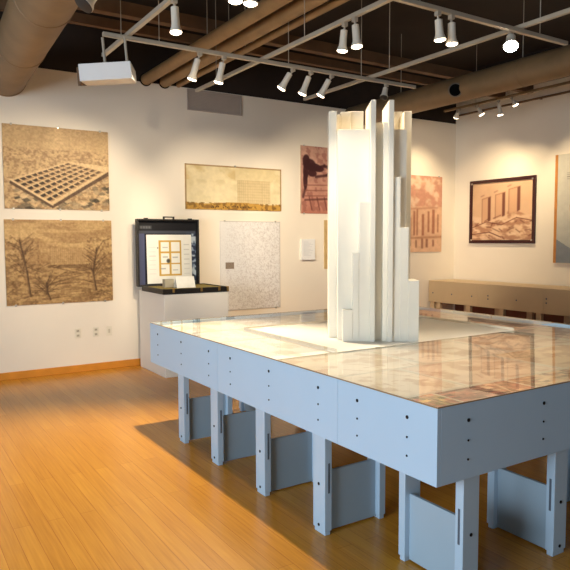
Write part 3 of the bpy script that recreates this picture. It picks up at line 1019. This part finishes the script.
SPOT_N = [0]
def spot(mount, tip, label, lit=True, power=0, aim=None, drop=0, size=46, blend=.6, col=(1., .82, .58), lamp=None, rad=.036, group=None, soft=.03):
    mount, tip = Vector(mount), Vector(tip)
    d = (tip - mount).normalized()
    s = thing('spotlight', label, 'spotlight', mount, 0, group)
    L_ = (tip - mount).length
    top = mount + Vector((0, 0, drop))
    MB(mount).box(mount.x - .017, mount.x + .017, mount.y - .017, mount.y + .017, top.z - .03, top.z - .0005).tube(top - Vector((0, 0, .03)), mount - Vector((0, 0, .031)), .008, 8).tube(mount - Vector((0, 0, .03)), mount + d * .07, .008, 8).build('mounting_stem', M_track, s, .001)
    MB(mount).lathe(mount, d, [(.05, rad * .35), (.056, rad * .74), (L_ - .06, rad * .78), (L_ - .035, rad * .86), (L_ - .012, rad * 1.12), (L_ - .002, rad * 1.16)], 20).build('lamp_can', M_spotw, s, smooth=True)
    MB(mount).lathe(mount, d, [(L_ - .006, rad * 1.12), (L_ + .004, rad * 1.1), (L_ + .012, rad * .7)], 20).build('lamp_face', (lamp or M_lamp) if lit else M_spotd, s, smooth=True)
    if power:
        li = bpy.data.lights.new('spot_beam', 'SPOT')
        li.energy = power
        li.color = col
        li.spot_size = math.radians(size)
        li.spot_blend = blend
        li.shadow_soft_size = soft
        lo = bpy.data.objects.new('spot_beam', li)
        COL.objects.link(lo)
        lo.parent = s
        src = d * (L_ + .05)
        lo.location = src
        dirv = Vector(aim) - (mount + src)
        lo.rotation_euler = dirv.to_track_quat('-Z', 'Y').to_euler()
    return s
WARM = (1., .80, .56)
# far crosswise track: five heads in a row
spot((.43, 3.2, ZTk), (.385, 3.27, 2.985), 'white track spotlight, leftmost of the five on the far crosswise track', power=460, aim=(-1.1, 1.7, 0), size=105)
spot((.66, 3.2, ZTk), (.63, 3.25, 2.985), 'white track spotlight, second from the left on the far crosswise track', power=230, aim=(-.25, 6, 1.55), size=66)
spot((1.38, 3.2, ZTk), (1.30, 3.28, 3.02), 'tilted white track spotlight, third on the far crosswise track, above the field photo', power=170, aim=(2.1, 6, 1.5), size=64)
spot((1.585, 3.2, ZTk), (1.53, 3.27, 2.995), 'white track spotlight, fourth on the far crosswise track, left of the tower top', power=150, aim=(3.1, 6, 1.4), size=60)
spot((1.83, 3.2, ZTk), (1.76, 3.29, 3.01), 'tilted white track spotlight, fifth on the far crosswise track, just left of the tower', power=170, aim=(4.2, 6, 1.6), size=64)
spot((2.53, 3.2, ZTk), (2.47, 3.17, 3.05), 'unlit tan track spotlight right above the tower fins', lit=False, power=150, aim=(5.6, 6, 1.7), size=60)
# track left of the tower
spot((1.08, 2.03, ZTk + .032), (1.08, 2.06, 3.03), 'lit track spotlight, left one of the pair left of the tower top', power=30, aim=(1.0, 1.6, 1.4), size=60)
spot((1.08, 1.91, ZTk + .032), (1.085, 1.89, 3.02), 'lit track spotlight, right one of the pair left of the tower top', power=55, aim=(.9, .9, .9), size=80)
# near crosswise track
spot((1.44, 1.43, ZTk), (1.465, 1.43, 3.01), 'lit track spotlight, left one of the pair at the upper right', power=45, aim=(2.0, 1.6, .9), size=90)
spot((1.575, 1.43, ZTk), (1.585, 1.43, 3.0), 'lit track spotlight, right one of the pair at the upper right', power=38, aim=(1.4, .5, .9), size=80)
spot((-.165, 1.43, ZTk), (-.168, 1.44, 2.965), 'glowing track spotlight at the top edge, left one of the pair', power=88, aim=(.95, 1.7, 1.95), size=36, blend=1., col=(1., .91, .77))
spot((-.065, 1.43, ZTk), (-.068, 1.44, 2.97), 'glowing track spotlight at the top edge, right one of the pair', power=190, aim=(.9, 6, 1.35), size=50)
spot((-.92, 1.43, 2.93), (-1.035, 1.42, 2.775), 'pale spotlight seen from behind beside the fat left duct', lit=False, rad=.044, drop=.27, power=0)
# left track
spot((-.19, 2.27, ZTk + .032), (-.185, 2.26, 3.01), 'lit track spotlight above and right of the hanging white box', power=40, aim=(-1.0, 2.4, 0), size=85)
# right track, glaring head
spot((2.34, 1.52, ZTk + .032), (2.275, 1.465, 3.10), 'glaring track spotlight shining towards the viewer above the round duct nozzle', power=45, aim=(.4, .2, .9), size=90, lamp=M_lampb, rad=.048)
# heads beside the right wall
for (y_, t_, lab, pw, am) in ((5.0, (5.60, 5.08, 3.465), 'small spotlight by the right wall, leftmost of four below the duct', 85, (5.7, 6., 2.1)),
                              (4.66, (5.63, 4.61, 3.435), 'small spotlight by the right wall, second of four below the duct', 80, (6.6, 5.2, 2.1)),
                              (4.27, (5.61, 4.26, 3.37), 'small spotlight by the right wall, third of four below the duct', 80, (6.6, 4.6, 2.0)),
                              (4.05, (5.62, 4.01, 3.465), 'small spotlight by the right wall, rightmost of four below the duct', 85, (6.6, 3.4, 1.9))):
    spot((5.58, y_, 3.58), t_, lab, power=pw, aim=am, size=85, blend=1., col=(1., .78, .48))

# hanging white box
bc = Vector((-.375, 3.155, 2.885))
az = math.radians(-27)
hb = thing('hanging_projector', 'pale rectangular projector box hanging from the lighting tracks above the case', 'projector', bc, az)
hb.rotation_euler = (0, math.radians(-4.5), az)
MB().prism([(-.15, .066), (.15, .066), (.15, -.03), (-.145, -.062)], 0, -.195, .195).build('housing', M_proj, hb, .004)
MB().prism([(-.12, .05), (.13, .05), (.13, -.03), (-.12, -.09)], 0, -.216, -.1955).build('side_flap', M_beam, hb, .002)
for x_ in (-.02, .15):
    MB().box(x_ - .02, x_ + .02, .0, .04, .0655, .11).tube((x_, .02, .10), (x_, .02, .303), .011, 12).build('mounting_clamp', M_track, hb, .002)

# ------------------------------------------------------------------ light from the room behind the viewer
def area(name, loc, to, sx, sy, e, col):
    li = bpy.data.lights.new(name, 'AREA')
    li.shape = 'RECTANGLE'
    li.size, li.size_y = sx, sy
    li.energy = e
    li.color = col
    o = bpy.data.objects.new(name, li)
    COL.objects.link(o)
    o.location = loc
    o.rotation_euler = (Vector(to) - Vector(loc)).to_track_quat('-Z', 'Y').to_euler()
    return o
area('daylight_window_side', (-6.0, -.5, 1.7), (0, 1.2, .8), 3.5, 2.2, 350, (.72, .87, 1.))
area('daylight_behind', (-1.0, -6.0, 1.7), (1.5, 0, .8), 4.0, 2.2, 36, (.74, .88, 1.))

wd = bpy.data.worlds.new('gallery_air')
bpy.context.scene.world = wd
wd.use_nodes = True
bg = wd.node_tree.nodes['Background']
bg.inputs['Color'].default_value = (.9, .85, .8, 1)
bg.inputs['Strength'].default_value = .07

# ------------------------------------------------------------------ camera
cam = bpy.data.cameras.new('camera')
co = bpy.data.objects.new('camera', cam)
COL.objects.link(co)
r_ = Vector((.843, -.537, -.004)).normalized()
fwd = Vector((.536, .842, -.0704)).normalized()
r_ = (r_ - fwd * r_.dot(fwd)).normalized()
u_ = r_.cross(fwd)
co.matrix_world = Matrix(((r_.x, u_.x, -fwd.x, -1.945), (r_.y, u_.y, -fwd.y, -1.8696), (r_.z, u_.z, -fwd.z, 1.6), (0, 0, 0, 1)))
cam.sensor_fit = 'HORIZONTAL'
cam.sensor_width = 36
cam.lens = 36 * 636.26 / 570
cam.clip_start = .05
sc = bpy.context.scene
sc.camera = co
sc.view_settings.view_transform = 'Standard'
sc.view_settings.look = 'None'
sc.view_settings.exposure = 0
sc.cycles.max_bounces = 8
sc.cycles.transparent_max_bounces = 12
sc.cycles.use_denoising = True
sc.cycles.sample_clamp_indirect = 6
